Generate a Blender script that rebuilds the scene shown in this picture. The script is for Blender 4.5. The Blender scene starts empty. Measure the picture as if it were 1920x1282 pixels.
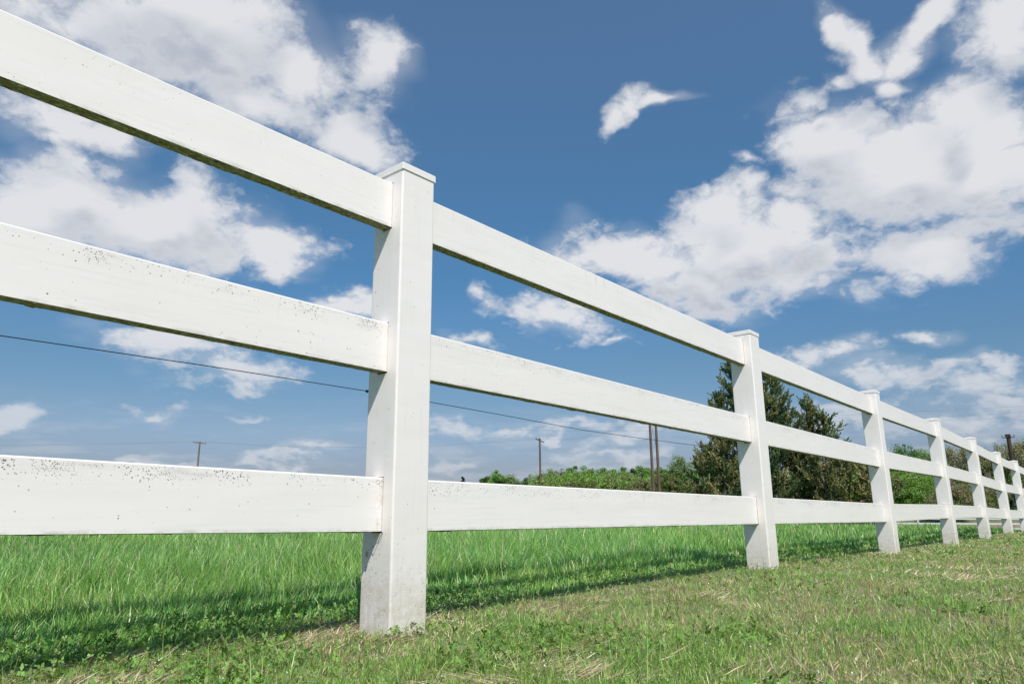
import bpy, bmesh, math, random
import numpy as np
from mathutils import Vector, Matrix, Euler
random.seed(7)
RNG = np.random.default_rng(11)
C = bpy.context.scene.collection
scene = bpy.context.scene

# ------------------------------------------------------------------ camera
CAM = Vector((-1.2331, -1.4813, 0.3469))
YAW, PITCH, ROLL, FPX = 0.8602, 0.2305, -0.0084, 1312.08
fwd0 = Vector((math.sin(YAW), math.cos(YAW), 0)); right0 = Vector((math.cos(YAW), -math.sin(YAW), 0)); up0 = Vector((0, 0, 1))
fwd = fwd0 * math.cos(PITCH) + up0 * math.sin(PITCH)
up1 = up0 * math.cos(PITCH) - fwd0 * math.sin(PITCH)
rt = right0 * math.cos(ROLL) + up1 * math.sin(ROLL)
up2 = up1 * math.cos(ROLL) - right0 * math.sin(ROLL)
cd = bpy.data.cameras.new('camera'); cam = bpy.data.objects.new('camera', cd); C.objects.link(cam)
cam.matrix_world = Matrix(((rt.x, up2.x, -fwd.x, CAM.x), (rt.y, up2.y, -fwd.y, CAM.y), (rt.z, up2.z, -fwd.z, CAM.z), (0, 0, 0, 1)))
cd.sensor_width = 36; cd.lens = FPX / 1920 * 36; cd.clip_start = 0.02; cd.clip_end = 8000
scene.camera = cam
scene.view_settings.view_transform = 'Standard'; scene.view_settings.look = 'None'
scene.view_settings.gamma = 1; scene.view_settings.exposure = 0.0

# ------------------------------------------------------------------ sun and sky
SUN_EL, SUN_PHI = math.radians(52.3), math.radians(36.0)
sdir = Vector((-math.sin(SUN_PHI) * math.cos(SUN_EL), -math.cos(SUN_PHI) * math.cos(SUN_EL), math.sin(SUN_EL)))
sl = bpy.data.lights.new('sun', 'SUN'); sl.energy = 5.0; sl.angle = math.radians(0.53); sl.color = (1.0, 0.935, 0.865)
so = bpy.data.objects.new('sun', sl); C.objects.link(so)
so.rotation_euler = (-sdir).to_track_quat('-Z', 'Y').to_euler(); so.location = (-20, -20, 30)

def link(nt, a, b): nt.links.new(a, b)
class NT:
    """small helper around a node tree"""
    def __init__(s, nt): s.nt = nt
    def n(s, t, **kw):
        x = s.nt.nodes.new(t)
        for k, v in kw.items(): setattr(x, k, v)
        return x
    def val(s, sock, v):
        if hasattr(v, 'is_output') or hasattr(v, 'links'): s.nt.links.new(v, sock)
        else: sock.default_value = v
    def m(s, op, a, b=None, c=None, clamp=False):
        x = s.n('ShaderNodeMath', operation=op, use_clamp=clamp)
        s.val(x.inputs[0], a)
        if b is not None: s.val(x.inputs[1], b)
        if c is not None: s.val(x.inputs[2], c)
        return x.outputs[0]
    def vm(s, op, a, b=None, out=0, scale=None):
        x = s.n('ShaderNodeVectorMath', operation=op)
        s.val(x.inputs[0], a)
        if b is not None: s.val(x.inputs[1], b)
        if scale is not None: s.val(x.inputs['Scale'], scale)
        return x.outputs[out]
    def mr(s, v, a, b, c=0.0, d=1.0, smooth=True):
        x = s.n('ShaderNodeMapRange', interpolation_type='SMOOTHSTEP' if smooth else 'LINEAR')
        s.val(x.inputs[0], v)
        for i, q in enumerate((a, b, c, d)): s.val(x.inputs[i + 1], q)
        return x.outputs[0]
    def mix(s, f, a, b, mode='MIX'):
        x = s.n('ShaderNodeMix', data_type='RGBA', blend_type=mode)
        s.val(x.inputs[0], f); s.val(x.inputs[6], a); s.val(x.inputs[7], b)
        return x.outputs[2]
    def noise(s, vec, scale, detail=4, rough=.5, out=0, dist=0.0, lac=2.0):
        x = s.n('ShaderNodeTexNoise')
        if vec is not None: s.nt.links.new(vec, x.inputs['Vector'])
        x.inputs['Scale'].default_value = scale; x.inputs['Detail'].default_value = detail
        x.inputs['Roughness'].default_value = rough; x.inputs['Distortion'].default_value = dist
        x.inputs['Lacunarity'].default_value = lac
        return x.outputs[out]
    def sep(s, v): 
        x = s.n('ShaderNodeSeparateXYZ'); s.nt.links.new(v, x.inputs[0]); return x.outputs
    def comb(s, a, b, c):
        x = s.n('ShaderNodeCombineXYZ'); s.val(x.inputs[0], a); s.val(x.inputs[1], b); s.val(x.inputs[2], c); return x.outputs[0]

# cumulus layout as directions in the sky: azimuth from +Y, elevation, half width, half height, tilt (degrees), weight
CLOUDS = [
(20.4,35.1,9.5,5.2,5,1.15),(30.5,32.4,3.5,3.3,-10,1),(25,31.1,4.5,2.2,-3,0.9),(13.3,33,4.8,1.9,21,0.75),(37.1,34.7,2.9,3.5,7,0.9),
(30.7,30,5.6,2.2,-11,0.75),(35.7,29.2,4.7,2.2,-19,0.95),(36.2,37.5,1.9,0.9,8,0.3),(15.5,22.3,4.1,2.7,19,1.1),(21.1,20.5,8.8,3.7,-3,1.15),
(29.8,19.7,4.8,2,3,1.05),(12.9,19.7,6.5,3.2,13,1.1),(23.4,23.2,2.5,2.3,10,0.7),(16.7,26.5,8.2,1.8,10,0.62),(35.1,15.9,3.3,1.1,3,0.95),
(23,11.9,4.8,1.7,-1,0.95),(26.9,10.6,4.9,1.5,-3,0.8),(27.8,9.2,3,0.6,3,0.4),(13.8,5.6,1.9,1.2,3,1),(22.2,7.1,1.7,0.7,3,0.75),
(28.3,7.1,1.5,0.4,2,0.5),(21.5,3.8,1.8,0.6,15,0.85),(24.2,3.5,1.9,0.5,1,0.5),(30.1,3.6,2.3,0.5,1,0.75),(32.5,3.4,2.4,0.5,1,0.6),
(34,5,2.4,0.6,1,0.5),(14.1,25.3,2.7,1,16,0.6),(58.6,30.8,1.7,0.7,40,0.72),(60.6,31.7,2.1,0.7,21,0.68),(63.3,31.8,2.5,0.6,-16,0.78),
(78.8,31.3,2,1.1,-27,0.95),(76.8,30.8,1.1,0.7,17,0.8),(81,31.1,2.2,1.1,16,0.95),(83.5,32.5,1.8,1.1,14,0.95),(77.8,34.5,0.9,2.1,3,0.9),
(78.5,32.4,0.9,1.8,4,0.75),(82.4,31.7,1.7,1.2,21,0.7),(80,29.6,1.5,0.7,-37,0.7),(88.1,29.9,3.3,4.1,-22,1.15),(76.1,26.3,4.6,3.9,-13,1),
(80.9,22.8,7.9,4.5,-19,1.2),(86.1,21.5,5,4.8,-16,1.2),(84.8,25.8,4.7,2.5,-29,1.05),(68.9,19,8.9,4.1,-4,1.15),(59,19.9,7.2,2.5,-12,1),
(67.1,22.5,3.8,2.4,-7,0.9),(65.7,16.4,6,2.3,-10,1),(73.1,20.8,4.1,3.1,-9,1),(81.2,17.6,5.1,2.2,-4,1.15),(85.2,18.1,3.6,1.4,-13,0.9),
(53.4,15.4,5,1.8,-10,1.05),(80.4,11.8,1.9,0.7,-8,0.85),(58,13.4,1.5,0.5,8,0.6),(72.4,10.7,2.6,1,-5,0.65),(75.5,11.1,2.5,1.2,-6,0.7),
(46.1,13.4,2.2,0.9,0,0.8),(79.7,8.8,6.5,1,-6,0.85),(85.3,8.7,2,1.1,-7,0.9),(83.4,7.7,5.1,1.1,-6,0.6),(82.3,5.6,2.1,0.9,-4,0.95),
(84.9,5.9,1.4,0.8,-5,0.9),(69,25.4,1.2,0.5,-29,0.5),(83.6,27.2,1.9,0.8,-18,0.7),(71.9,16.8,4.9,1.9,-7,0.85),(62,18.8,5.4,2.1,-10,0.9),
(47.5,17.2,0.5,0.6,0,0.15),(52.3,5.7,1.3,0.5,19,0.85),(45.3,6.4,3.4,0.9,0,0.7),(49.2,6.3,2.6,0.8,9,0.7),(44.5,4,3,0.6,0,0.65),
(57.4,4,5.1,0.7,-1,0.7),(54.9,6.6,4.3,0.6,-1,0.55),(59.6,5.7,2.9,0.7,9,0.6),(75.3,6.2,4.9,0.9,-4,0.6)
]
def cloud_group():
    g = bpy.data.node_groups.new('cloud_density', 'ShaderNodeTree')
    g.interface.new_socket('Dir', in_out='INPUT', socket_type='NodeSocketVector')
    g.interface.new_socket('D', in_out='OUTPUT', socket_type='NodeSocketFloat')
    h = NT(g); gi = h.n('NodeGroupInput'); go = h.n('NodeGroupOutput')
    acc = None
    for az, el, rm, rn, tilt, w in CLOUDS:
        a, e, t = map(math.radians, (az, el, tilt))
        c = Vector((math.sin(a) * math.cos(e), math.cos(a) * math.cos(e), math.sin(e)))
        E = Vector((math.cos(a), -math.sin(a), 0)); N = Vector((-math.sin(e) * math.sin(a), -math.sin(e) * math.cos(a), math.cos(e)))
        mx = E * math.cos(t) + N * math.sin(t); nx = -E * math.sin(t) + N * math.cos(t)
        M = Matrix((mx, nx, mx.cross(nx))).transposed()
        mp = h.n('ShaderNodeMapping', vector_type='TEXTURE')
        mp.inputs['Location'].default_value = c; mp.inputs['Rotation'].default_value = M.to_euler()
        mp.inputs['Scale'].default_value = (math.radians(rm), math.radians(rn), 1.0)
        if acc is None: g.links.new(gi.outputs[0], mp.inputs[0])
        else:                                        # a vanishing term that makes the blobs evaluate one after another (keeps the shader stack small)
            ch = h.n('ShaderNodeVectorMath', operation='MULTIPLY_ADD'); g.links.new(acc, ch.inputs[0]); ch.inputs[1].default_value = (1e-7,) * 3
            g.links.new(gi.outputs[0], ch.inputs[2]); g.links.new(ch.outputs[0], mp.inputs[0])
        L = h.vm('LENGTH', mp.outputs[0], out=1)
        D = h.m('MULTIPLY_ADD', L, -w, w)
        acc = D if acc is None else h.m('SMOOTH_MAX', acc, D, 0.22)
    acc = h.m('MAXIMUM', acc, -1.2)
    g.links.new(acc, go.inputs[0])
    return g

W = bpy.data.worlds.new('World'); scene.world = W; W.use_nodes = True
W.node_tree.nodes.clear(); w = NT(W.node_tree)
sky = w.n('ShaderNodeTexSky', sky_type='NISHITA'); sky.sun_disc = False
sky.sun_elevation = SUN_EL; sky.sun_rotation = math.atan2(sdir.x, sdir.y); sky.altitude = 100; sky.air_density = 1.0; sky.dust_density = 0.8; sky.ozone_density = 2.0
tc = w.n('ShaderNodeTexCoord'); D = tc.outputs['Generated']
D = w.vm('NORMALIZE', D)
sx, sy, sz = w.sep(D)
zc = w.m('MAXIMUM', sz, 0.0)
P = w.vm('DIVIDE', D, w.comb(w.m('ADD', zc, .5), w.m('ADD', zc, .5), w.m('ADD', zc, .42)))
wv = w.noise(P, 7.0, 4, .5, out=1)
warp = w.vm('SCALE', w.vm('SUBTRACT', wv, (.5, .5, .5)), scale=.10)
Dw = w.vm('ADD', D, warp)
grp = cloud_group()
def dens(vec):
    x = w.n('ShaderNodeGroup'); x.node_tree = grp; W.node_tree.links.new(vec, x.inputs[0]); return x.outputs[0]
d0 = dens(Dw)
f1 = w.noise(P, 9.0, 8, .52)
def puffs(vec):
    v = w.n('ShaderNodeTexVoronoi'); v.inputs['Scale'].default_value = 15; v.inputs['Detail'].default_value = 2.5; v.inputs['Roughness'].default_value = .55
    W.node_tree.links.new(vec, v.inputs['Vector']); return v.outputs['Distance']
Pp = w.vm('ADD', P, w.vm('SCALE', w.vm('SUBTRACT', w.noise(P, 22, 4, .6, out=1), (.5, .5, .5)), scale=.05))
pf = puffs(Pp)
body = w.m('ADD', d0, w.m('MULTIPLY', w.m('SUBTRACT', f1, .5), 1.25))
body = w.m('ADD', body, w.m('MULTIPLY', w.m('SUBTRACT', .93, pf), .45))
body = w.m('ADD', body, w.m('MULTIPLY', w.m('SUBTRACT', w.noise(Pp, 34, 6, .66), .5), .85))
cov = w.mr(body, -.16, .60)
thick = w.mr(body, .05, 1.0)
up_ = (-.012, -.012, .05)
dup = dens(w.vm('ADD', Dw, up_))
fs, fu = w.noise(P, 7.5, 2.5, .5), w.noise(w.vm('ADD', P, (-.02, -.02, .05)), 7.5, 2.5, .5)
shade = w.m('ADD', w.m('MULTIPLY_ADD', w.m('SUBTRACT', dup, d0), 1.15, .56), w.m('MULTIPLY', w.m('SUBTRACT', fu, fs), 1.7))
shade = w.m('ADD', shade, w.m('MULTIPLY', w.m('SUBTRACT', pf, .7), .12))
shade = w.m('MULTIPLY', w.mr(shade, .05, 1.05), thick, clamp=True)
# streaky far cloud low over the horizon
Ps = w.vm('MULTIPLY', D, (6.0, 6.0, 34.0))
lowf = w.noise(Ps, 1.6, 9, .6)
lowm = w.m('MULTIPLY', w.mr(lowf, .47, .68), w.mr(sz, .04, .17, 1.0, 0.0))
lowd = w.m('MULTIPLY', w.mr(w.noise(w.vm('ADD', Ps, (3.1, 1.7, 9.0)), 1.3, 7, .6), .5, .7), w.mr(sz, .05, .16, 1.0, 0.0))
ramp = w.n('ShaderNodeValToRGB'); W.node_tree.links.new(w.m('MAXIMUM', sz, 0.0), ramp.inputs[0])
er = ramp.color_ramp.elements                                # elevation tint of the clear sky (halved)
for pos_, c_ in ((.0, (.34, .37, .50)), (.05, (.284, .298, .395)), (.10, (.335, .36, .42)), (.15, (.30, .37, .415)), (.20, (.285, .39, .44)), (.26, (.285, .43, .50)), (.31, (.27, .445, .52)), (.43, (.325, .505, .565)), (.62, (.485, .62, .66))):
    e = er[0] if pos_ == 0 else er.new(pos_)
    e.position = pos_; e.color = c_ + (1,)
er[-1].position = 1; er[-1].color = (.5, .62, .66, 1)
skyc = w.vm('SCALE', w.mix(1.0, sky.outputs[0], ramp.outputs[0], 'MULTIPLY'), scale=2.0)
white = (7.6, 7.7, 8.0, 1); grey = (4.6, 5.0, 5.8, 1)
ccol = w.mix(shade, white, grey)
base = skyc
base = w.mix(w.m('MULTIPLY', lowd, .35), base, (3.0, 3.7, 4.9, 1))
base = w.mix(w.m('MULTIPLY', lowm, .42), base, (5.6, 6.0, 6.7, 1))
thin = w.m('MULTIPLY', w.mr(w.m('ADD', d0, w.m('MULTIPLY', w.m('SUBTRACT', fs, .5), 1.8)), -.25, .7), .30)
cov = w.m('MULTIPLY', w.m('MAXIMUM', cov, thin), w.mr(sz, .03, .27, .5, .98))
full = w.mix(cov, base, ccol)
bg = w.n('ShaderNodeBackground'); W.node_tree.links.new(full, bg.inputs[0]); bg.inputs[1].default_value = 0.1
W.cycles.sampling_method = 'MANUAL'; W.cycles.sample_map_resolution = 256
wo = w.n('ShaderNodeOutputWorld'); W.node_tree.links.new(bg.outputs[0], wo.inputs[0])

# ------------------------------------------------------------------ helpers
def tag(o, label=None, cat=None, group=None, kind=None):
    if label: o['label'] = label
    if cat: o['category'] = cat
    if group: o['group'] = group
    if kind: o['kind'] = kind
    return o
def empty(name, loc=(0, 0, 0), parent=None):
    o = bpy.data.objects.new(name, None); C.objects.link(o); o.location = loc; o.empty_display_size = .1
    if parent: o.parent = parent
    return o
def link_mesh(name, me, parent=None, loc=None):
    o = bpy.data.objects.new(name, me); C.objects.link(o)
    if parent: o.parent = parent
    if loc is not None: o.location = loc
    return o
def mesh_np(name, V, loops, sizes, mats, cols=None, smooth=False, matidx=None):
    me = bpy.data.meshes.new(name)
    me.vertices.add(len(V)); me.vertices.foreach_set('co', np.ascontiguousarray(V, np.float32).ravel())
    me.loops.add(len(loops)); me.loops.foreach_set('vertex_index', np.ascontiguousarray(loops, np.int32))
    me.polygons.add(len(sizes)); st = np.concatenate(([0], np.cumsum(sizes)[:-1])).astype(np.int32)
    me.polygons.foreach_set('loop_start', st)
    me.polygons.foreach_set('loop_total', np.ascontiguousarray(sizes, np.int32))
    if matidx is not None: me.polygons.foreach_set('material_index', np.ascontiguousarray(matidx, np.int32))
    me.polygons.foreach_set('use_smooth', np.full(len(sizes), smooth))
    for m in (mats if isinstance(mats, (list, tuple)) else [mats]): me.materials.append(m)
    if cols is not None:
        at = me.attributes.new('Col', 'FLOAT_COLOR', 'POINT')
        c4 = np.ones((len(V), 4), np.float32); c4[:, :3] = cols
        at.data.foreach_set('color', c4.ravel())
    me.update(calc_edges=True); return me
def pymesh(name, V, F, mats, smooth=False, idx=None):
    me = bpy.data.meshes.new(name); me.from_pydata([tuple(v) for v in V], [], F)
    for m in (mats if isinstance(mats, (list, tuple)) else [mats]): me.materials.append(m)
    if idx: me.polygons.foreach_set('material_index', idx)
    if smooth: me.polygons.foreach_set('use_smooth', [True] * len(F))
    me.update(); return me
def tube(pts, rad, seg=6, cap=True):
    """tube along a polyline; rad a number or a list"""
    pts = [Vector(p) for p in pts]; n = len(pts); V = []; F = []
    if not hasattr(rad, '__len__'): rad = [rad] * n
    for i, p in enumerate(pts):
        d = (pts[min(i + 1, n - 1)] - pts[max(i - 1, 0)]).normalized()
        a = d.cross(Vector((0, 0, 1)) if abs(d.z) < .95 else Vector((1, 0, 0))).normalized(); b = d.cross(a)
        for k in range(seg):
            t = 2 * math.pi * k / seg; V.append(p + (a * math.cos(t) + b * math.sin(t)) * rad[i])
    for i in range(n - 1):
        for k in range(seg):
            k2 = (k + 1) % seg; F.append((i * seg + k, i * seg + k2, (i + 1) * seg + k2, (i + 1) * seg + k))
    if cap: F.append(tuple(range(seg))[::-1]); F.append(tuple((n - 1) * seg + k for k in range(seg)))
    return V, F
def merge(parts):
    V = []; F = []
    for v, f in parts:
        o = len(V); V += list(v); F += [tuple(i + o for i in q) for q in f]
    return V, F
def box(cx, cy, cz, sx_, sy_, sz_, rot=None):
    V = []
    for i in (-1, 1):
        for j in (-1, 1):
            for k in (-1, 1):
                v = Vector((i * sx_ / 2, j * sy_ / 2, k * sz_ / 2))
                if rot: v = rot @ v
                V.append(v + Vector((cx, cy, cz)))
    return V, [(0, 1, 3, 2), (4, 6, 7, 5), (0, 4, 5, 1), (2, 3, 7, 6), (0, 2, 6, 4), (1, 5, 7, 3)]
def hash2(ix, iy, seed):
    h = (ix * 374761393 + iy * 668265263 + seed * 1442695041) & 0xFFFFFFFF
    h = ((h ^ (h >> 13)) * 1274126177) & 0xFFFFFFFF
    return ((h ^ (h >> 16)) & 0xFFFF) / 65535.0
def vnoise(x, y, s, seed=0):
    x = np.asarray(x, float) / s; y = np.asarray(y, float) / s
    ix = np.floor(x).astype(np.int64); iy = np.floor(y).astype(np.int64); fx = x - ix; fy = y - iy
    fx = fx * fx * (3 - 2 * fx); fy = fy * fy * (3 - 2 * fy)
    a = hash2(ix, iy, seed); b = hash2(ix + 1, iy, seed); c = hash2(ix, iy + 1, seed); d = hash2(ix + 1, iy + 1, seed)
    return (a * (1 - fx) + b * fx) * (1 - fy) + (c * (1 - fx) + d * fx) * fy
def fbm(x, y, s, seed=0, o=3):
    t = 0; a = .5; n = 0
    for k in range(o): t = t + a * vnoise(x, y, s, seed + k * 17); n += a; a *= .5; s *= .5
    return t / n

# ------------------------------------------------------------------ materials
def new_mat(name):
    m = bpy.data.materials.new(name); m.use_nodes = True; nt = m.node_tree; h = NT(nt)
    return m, h, nt.nodes['Principled BSDF'], nt
def leaf_mat(name, rough=.5, trans=.35, spec=.4, bump=False):
    """two-sided leaf: colour from the 'Col' attribute, part of the light passes through"""
    m, h, b, nt = new_mat(name)
    at = h.n('ShaderNodeAttribute', attribute_name='Col'); col = at.outputs['Color']
    nt.links.new(col, b.inputs['Base Color']); b.inputs['Roughness'].default_value = rough
    b.inputs['Specular IOR Level'].default_value = spec
    tr = h.n('ShaderNodeBsdfTranslucent'); mx = h.n('ShaderNodeMixShader')
    tc_ = h.mix(1.0, col, (1.15, 1.1, .55, 1), 'MULTIPLY'); nt.links.new(tc_, tr.inputs[0])
    mx.inputs[0].default_value = trans
    nt.links.new(b.outputs[0], mx.inputs[1]); nt.links.new(tr.outputs[0], mx.inputs[2])
    nt.links.new(mx.outputs[0], nt.nodes['Material Output'].inputs[0])
    return m
M_BLADE = leaf_mat('grass_blade', .36, .38, .5)
M_STRAW = leaf_mat('dry_blade', .7, .15, .2)
M_LEAF = leaf_mat('broad_leaf', .55, .3, .3)
M_NEEDLE = leaf_mat('needle_spray', .65, .15, .2)

def bark_mat(name, c1, c2, scale=6):
    m, h, b, nt = new_mat(name); g = h.n('ShaderNodeTexCoord').outputs['Object']
    f = h.noise(h.vm('MULTIPLY', g, (1, 1, .15)), scale, 6, .6)
    nt.links.new(h.mix(h.mr(f, .3, .7), c1 + (1,), c2 + (1,)), b.inputs['Base Color']); b.inputs['Roughness'].default_value = .9
    bp = h.n('ShaderNodeBump'); bp.inputs['Strength'].default_value = .5; nt.links.new(f, bp.inputs['Height']); nt.links.new(bp.outputs[0], b.inputs['Normal'])
    return m
M_BARK = bark_mat('bark', (.09, .07, .05), (.2, .17, .13))
M_BARKG = bark_mat('grey_bark', (.12, .105, .09), (.28, .25, .21))
M_POLE = bark_mat('weathered_pole', (.07, .042, .032), (.15, .10, .075), 5)
M_POLED = bark_mat('dark_pole', (.025, .018, .016), (.07, .045, .035), 5)
M_POLEG = bark_mat('grey_pole', (.10, .085, .075), (.2, .17, .15), 5)

def vinyl(name, kind):
    """white vinyl with the dirt of its kind: rail_top, rail_mid, rail_low, post, cap"""
    m, h, b, nt = new_mat(name)
    tcn = h.n('ShaderNodeTexCoord'); O = tcn.outputs['Object']; geo = h.n('ShaderNodeNewGeometry'); Pw = geo.outputs['Position']
    ox, oy, oz = h.sep(O)
    base = (.825, .79, .77, 1)
    col = h.mix(h.mr(h.noise(h.vm('MULTIPLY', Pw, (1.2, 6, 9)), 1.7, 7, .65), .35, .70, 0, .75), base, (.78, .745, .72, 1))
    # faint streaks drawn out along the piece
    st = h.noise(h.vm('MULTIPLY', Pw, (3, 60, 130) if kind != 'post' else (90, 90, 3)), 1.0, 4, .6)
    col = h.mix(h.mr(st, .50, .75, 0, .5), col, (.70, .69, .665, 1))
    def cells(scale):
        v = h.n('ShaderNodeTexVoronoi'); v.inputs['Scale'].default_value = scale; nt.links.new(Pw, v.inputs['Vector']); return v, h.sep(v.outputs['Color'])
    fine_c, big_c = cells(300), cells(130)
    def specks(dens_, size, which=None):
        out = None
        for (v, rnd), k, s_ in ((fine_c, 1.0, .60), (big_c, .40, .34)):
            thr = h.m('MULTIPLY', h.m('POWER', rnd[1], 1.5), s_)
            o_ = h.m('MULTIPLY', h.mr(h.m('SUBTRACT', thr, v.outputs['Distance']), -.03, .09), h.m('LESS_THAN', rnd[0], h.m('MULTIPLY', dens_, k)))
            out = o_ if out is None else h.m('MAXIMUM', out, o_)
        return out
    clump = h.mr(h.noise(Pw, 7, 4, .65), .42, .62)
    if kind in ('rail_mid', 'rail_low'):
        top = h.mr(oz, .066, .022, 1, 0) if kind == 'rail_mid' else h.mr(oz, .064, .02, 1, 0)
        edge = h.mr(oz, .0675, .062, 0, 1)
        band = h.m('MULTIPLY', h.m('MULTIPLY', top, edge), h.m('MULTIPLY_ADD', clump, .85, .15))
        d = h.m('MULTIPLY_ADD', band, .85 if kind == 'rail_mid' else 1.15, .014)
        sp = specks(d, .62)
        col = h.mix(h.m('MULTIPLY', sp, h.mr(h.noise(Pw, 45, 2), .33, .6, .35, .95)), col, (.13, .12, .10, 1))
        smear = h.m('MULTIPLY', band, h.mr(h.noise(h.vm('MULTIPLY', Pw, (14, 30, 55)), 1, 6, .7), .48, .7))
        col = h.mix(h.m('MULTIPLY', smear, .42), col, (.42, .40, .35, 1))
    if kind == 'rail_top':
        sp = specks(.012, .45); col = h.mix(h.m('MULTIPLY', sp, .5), col, (.25, .24, .2, 1))
    if kind == 'post':
        sz_ = h.sep(Pw)[2]
        low = h.mr(oz, .0, .36, 1, 0)
        cl2 = h.mr(h.noise(h.vm('MULTIPLY', Pw, (16, 16, 5)), 1, 5, .7), .5, .72)
        d = h.m('MULTIPLY_ADD', h.m('MULTIPLY', low, h.m('MULTIPLY_ADD', cl2, .6, .05)), 1.0, .004)
        sp = specks(d, .6); col = h.mix(h.m('MULTIPLY', sp, .8), col, (.12, .105, .085, 1))
        fine = h.m('MULTIPLY', h.mr(oz, .03, .22, 1, 0), h.mr(h.noise(Pw, 38, 8, .75), .36, .68))
        col = h.mix(h.m('MULTIPLY', fine, .5), col, (.40, .33, .24, 1))
        soil = h.m('MULTIPLY', h.mr(oz, .03, .14, 1, 0), h.mr(h.noise(h.vm('MULTIPLY', Pw, (6, 6, 25)), 1, 6, .7), .35, .65))
        col = h.mix(h.m('MULTIPLY', soil, .42), col, (.50, .43, .31, 1))
        col = h.mix(h.mr(oz, .0, .75, .16, 0), col, (.62, .57, .49, 1))
    if kind.startswith('rail'):
        # faint run-off drips below the top edge
        dr = h.m('MULTIPLY', h.mr(h.noise(h.vm('MULTIPLY', Pw, (48, 48, 3.5)), 1, 4, .65), .54, .70), h.m('MULTIPLY', h.mr(oz, -.02, .06), h.mr(h.noise(Pw, 2.3, 3, .5), .42, .62)))
        col = h.mix(h.m('MULTIPLY', dr, .30), col, (.56, .53, .46, 1))
        # grime where the rail enters a post, and along the lower arris
        xl = h.m('ABSOLUTE', ox)
        ends = h.m('MULTIPLY', h.mr(xl, 1.17, 1.205), h.mr(h.noise(Pw, 60, 6, .7), .45, .62))
        col = h.mix(h.m('MULTIPLY', ends, .30 if kind == 'rail_low' else .08), col, (.38, .31, .2, 1))
        lowe = h.m('MULTIPLY', h.mr(oz, -.0675, -.058, 1, 0), h.mr(h.noise(h.vm('MULTIPLY', Pw, (20, 40, 60)), 1, 6, .7), .42, .62))
        col = h.mix(h.m('MULTIPLY', lowe, .34), col, (.26, .25, .17, 1))
    nt.links.new(col, b.inputs['Base Color']); b.inputs['Roughness'].default_value = .38; b.inputs['Specular IOR Level'].default_value = .35
    bp = h.n('ShaderNodeBump'); bp.inputs['Strength'].default_value = .04; bp.inputs['Distance'].default_value = .01
    nt.links.new(h.noise(Pw, 9, 3, .5), bp.inputs['Height']); nt.links.new(bp.outputs[0], b.inputs['Normal'])
    return m
M_RT, M_RM, M_RL, M_POST, M_CAP = (vinyl('vinyl_' + k, k) for k in ('rail_top', 'rail_mid', 'rail_low', 'post', 'cap'))
def mildew():
    m, h, b, nt = new_mat('mildew'); Pw = h.n('ShaderNodeNewGeometry').outputs['Position']
    v = h.vm('MULTIPLY', Pw, (22, 70, 70))
    a = h.noise(v, 1.0, 8, .75, dist=.6); c = h.noise(v, 3.2, 6, .7)
    col = h.mix(h.mr(a, .38, .54), (.045, .046, .02, 1), (.19, .185, .075, 1))
    col = h.mix(h.mr(c, .50, .60), col, (.44, .43, .27, 1))
    col = h.mix(h.mr(h.noise(v, .35, 4, .6), .60, .72), col, (.42, .41, .31, 1))
    nt.links.new(col, b.inputs['Base Color']); b.inputs['Roughness'].default_value = .9
    return m
M_MILDEW = mildew()
def plain(name, c, rough=.6, metal=0.0):
    m, h, b, nt = new_mat(name); g = h.n('ShaderNodeTexCoord').outputs['Object']
    f = h.noise(g, 20, 4, .6)
    nt.links.new(h.mix(h.mr(f, .3, .7), tuple(x * .8 for x in c) + (1,), tuple(x * 1.15 for x in c) + (1,)), b.inputs['Base Color'])
    b.inputs['Roughness'].default_value = rough; b.inputs['Metallic'].default_value = metal; return m
M_WIRE = plain('wire_metal', (.05, .05, .05), .5, .3); M_INS = plain('insulator_black', (.04, .04, .045), .5)
M_LINE = plain('power_line_metal', (.10, .10, .11), .6)
M_CERAMIC = plain('insulator_ceramic', (.35, .33, .30), .3)
M_WHITEPAINT = plain('white_paint', (.72, .72, .70), .5)
M_HOLLOW = plain('vinyl_inside', (.5, .5, .49), .6)

# ------------------------------------------------------------------ terrain
PX = 2.5414                                     # post spacing
PZ = [.0599, 0, -.0393, -.0823, -.0959, -.131, -.1976, -.23, -.28, -.33, -.39]      # sag of each post, from the first to the left of the photo
PY = [.044, 0, .0007, -.0177, -.0179, .011, .0315, .05, .07, .09, .12]
PG = [.027, .023, .011, -.046, -.079, -.126, -.135, -.18, -.23, -.28, -.34]          # ground at each post
def ground(x, y):
    x = np.asarray(x, float); y = np.asarray(y, float)
    zf = np.interp(x, [-20, -8] + [(i - 1) * PX for i in range(11)] + [40], [.3, .12] + PG + [-.8])
    r = np.hypot(x + 1.23, y + 1.48)
    fr = np.interp(r, [0, 15, 30, 50, 80, 95, 110, 125, 200, 300, 500, 1500, 6000], [-.1, -.28, -.75, -1.4, -2.45, -2.4, -.8, .35, 1.2, 2.5, 4, 4, 0])
    s = np.clip((r - 12) / 18, 0, 1); s = s * s * (3 - 2 * s)
    bump = (fbm(x, y, .55, 3) - .5) * .022 * np.clip(1.3 - r / 30, 0, 1) + (fbm(x, y, 9, 5) - .5) * .25 * s
    return zf * (1 - s) + fr * s + bump
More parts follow.
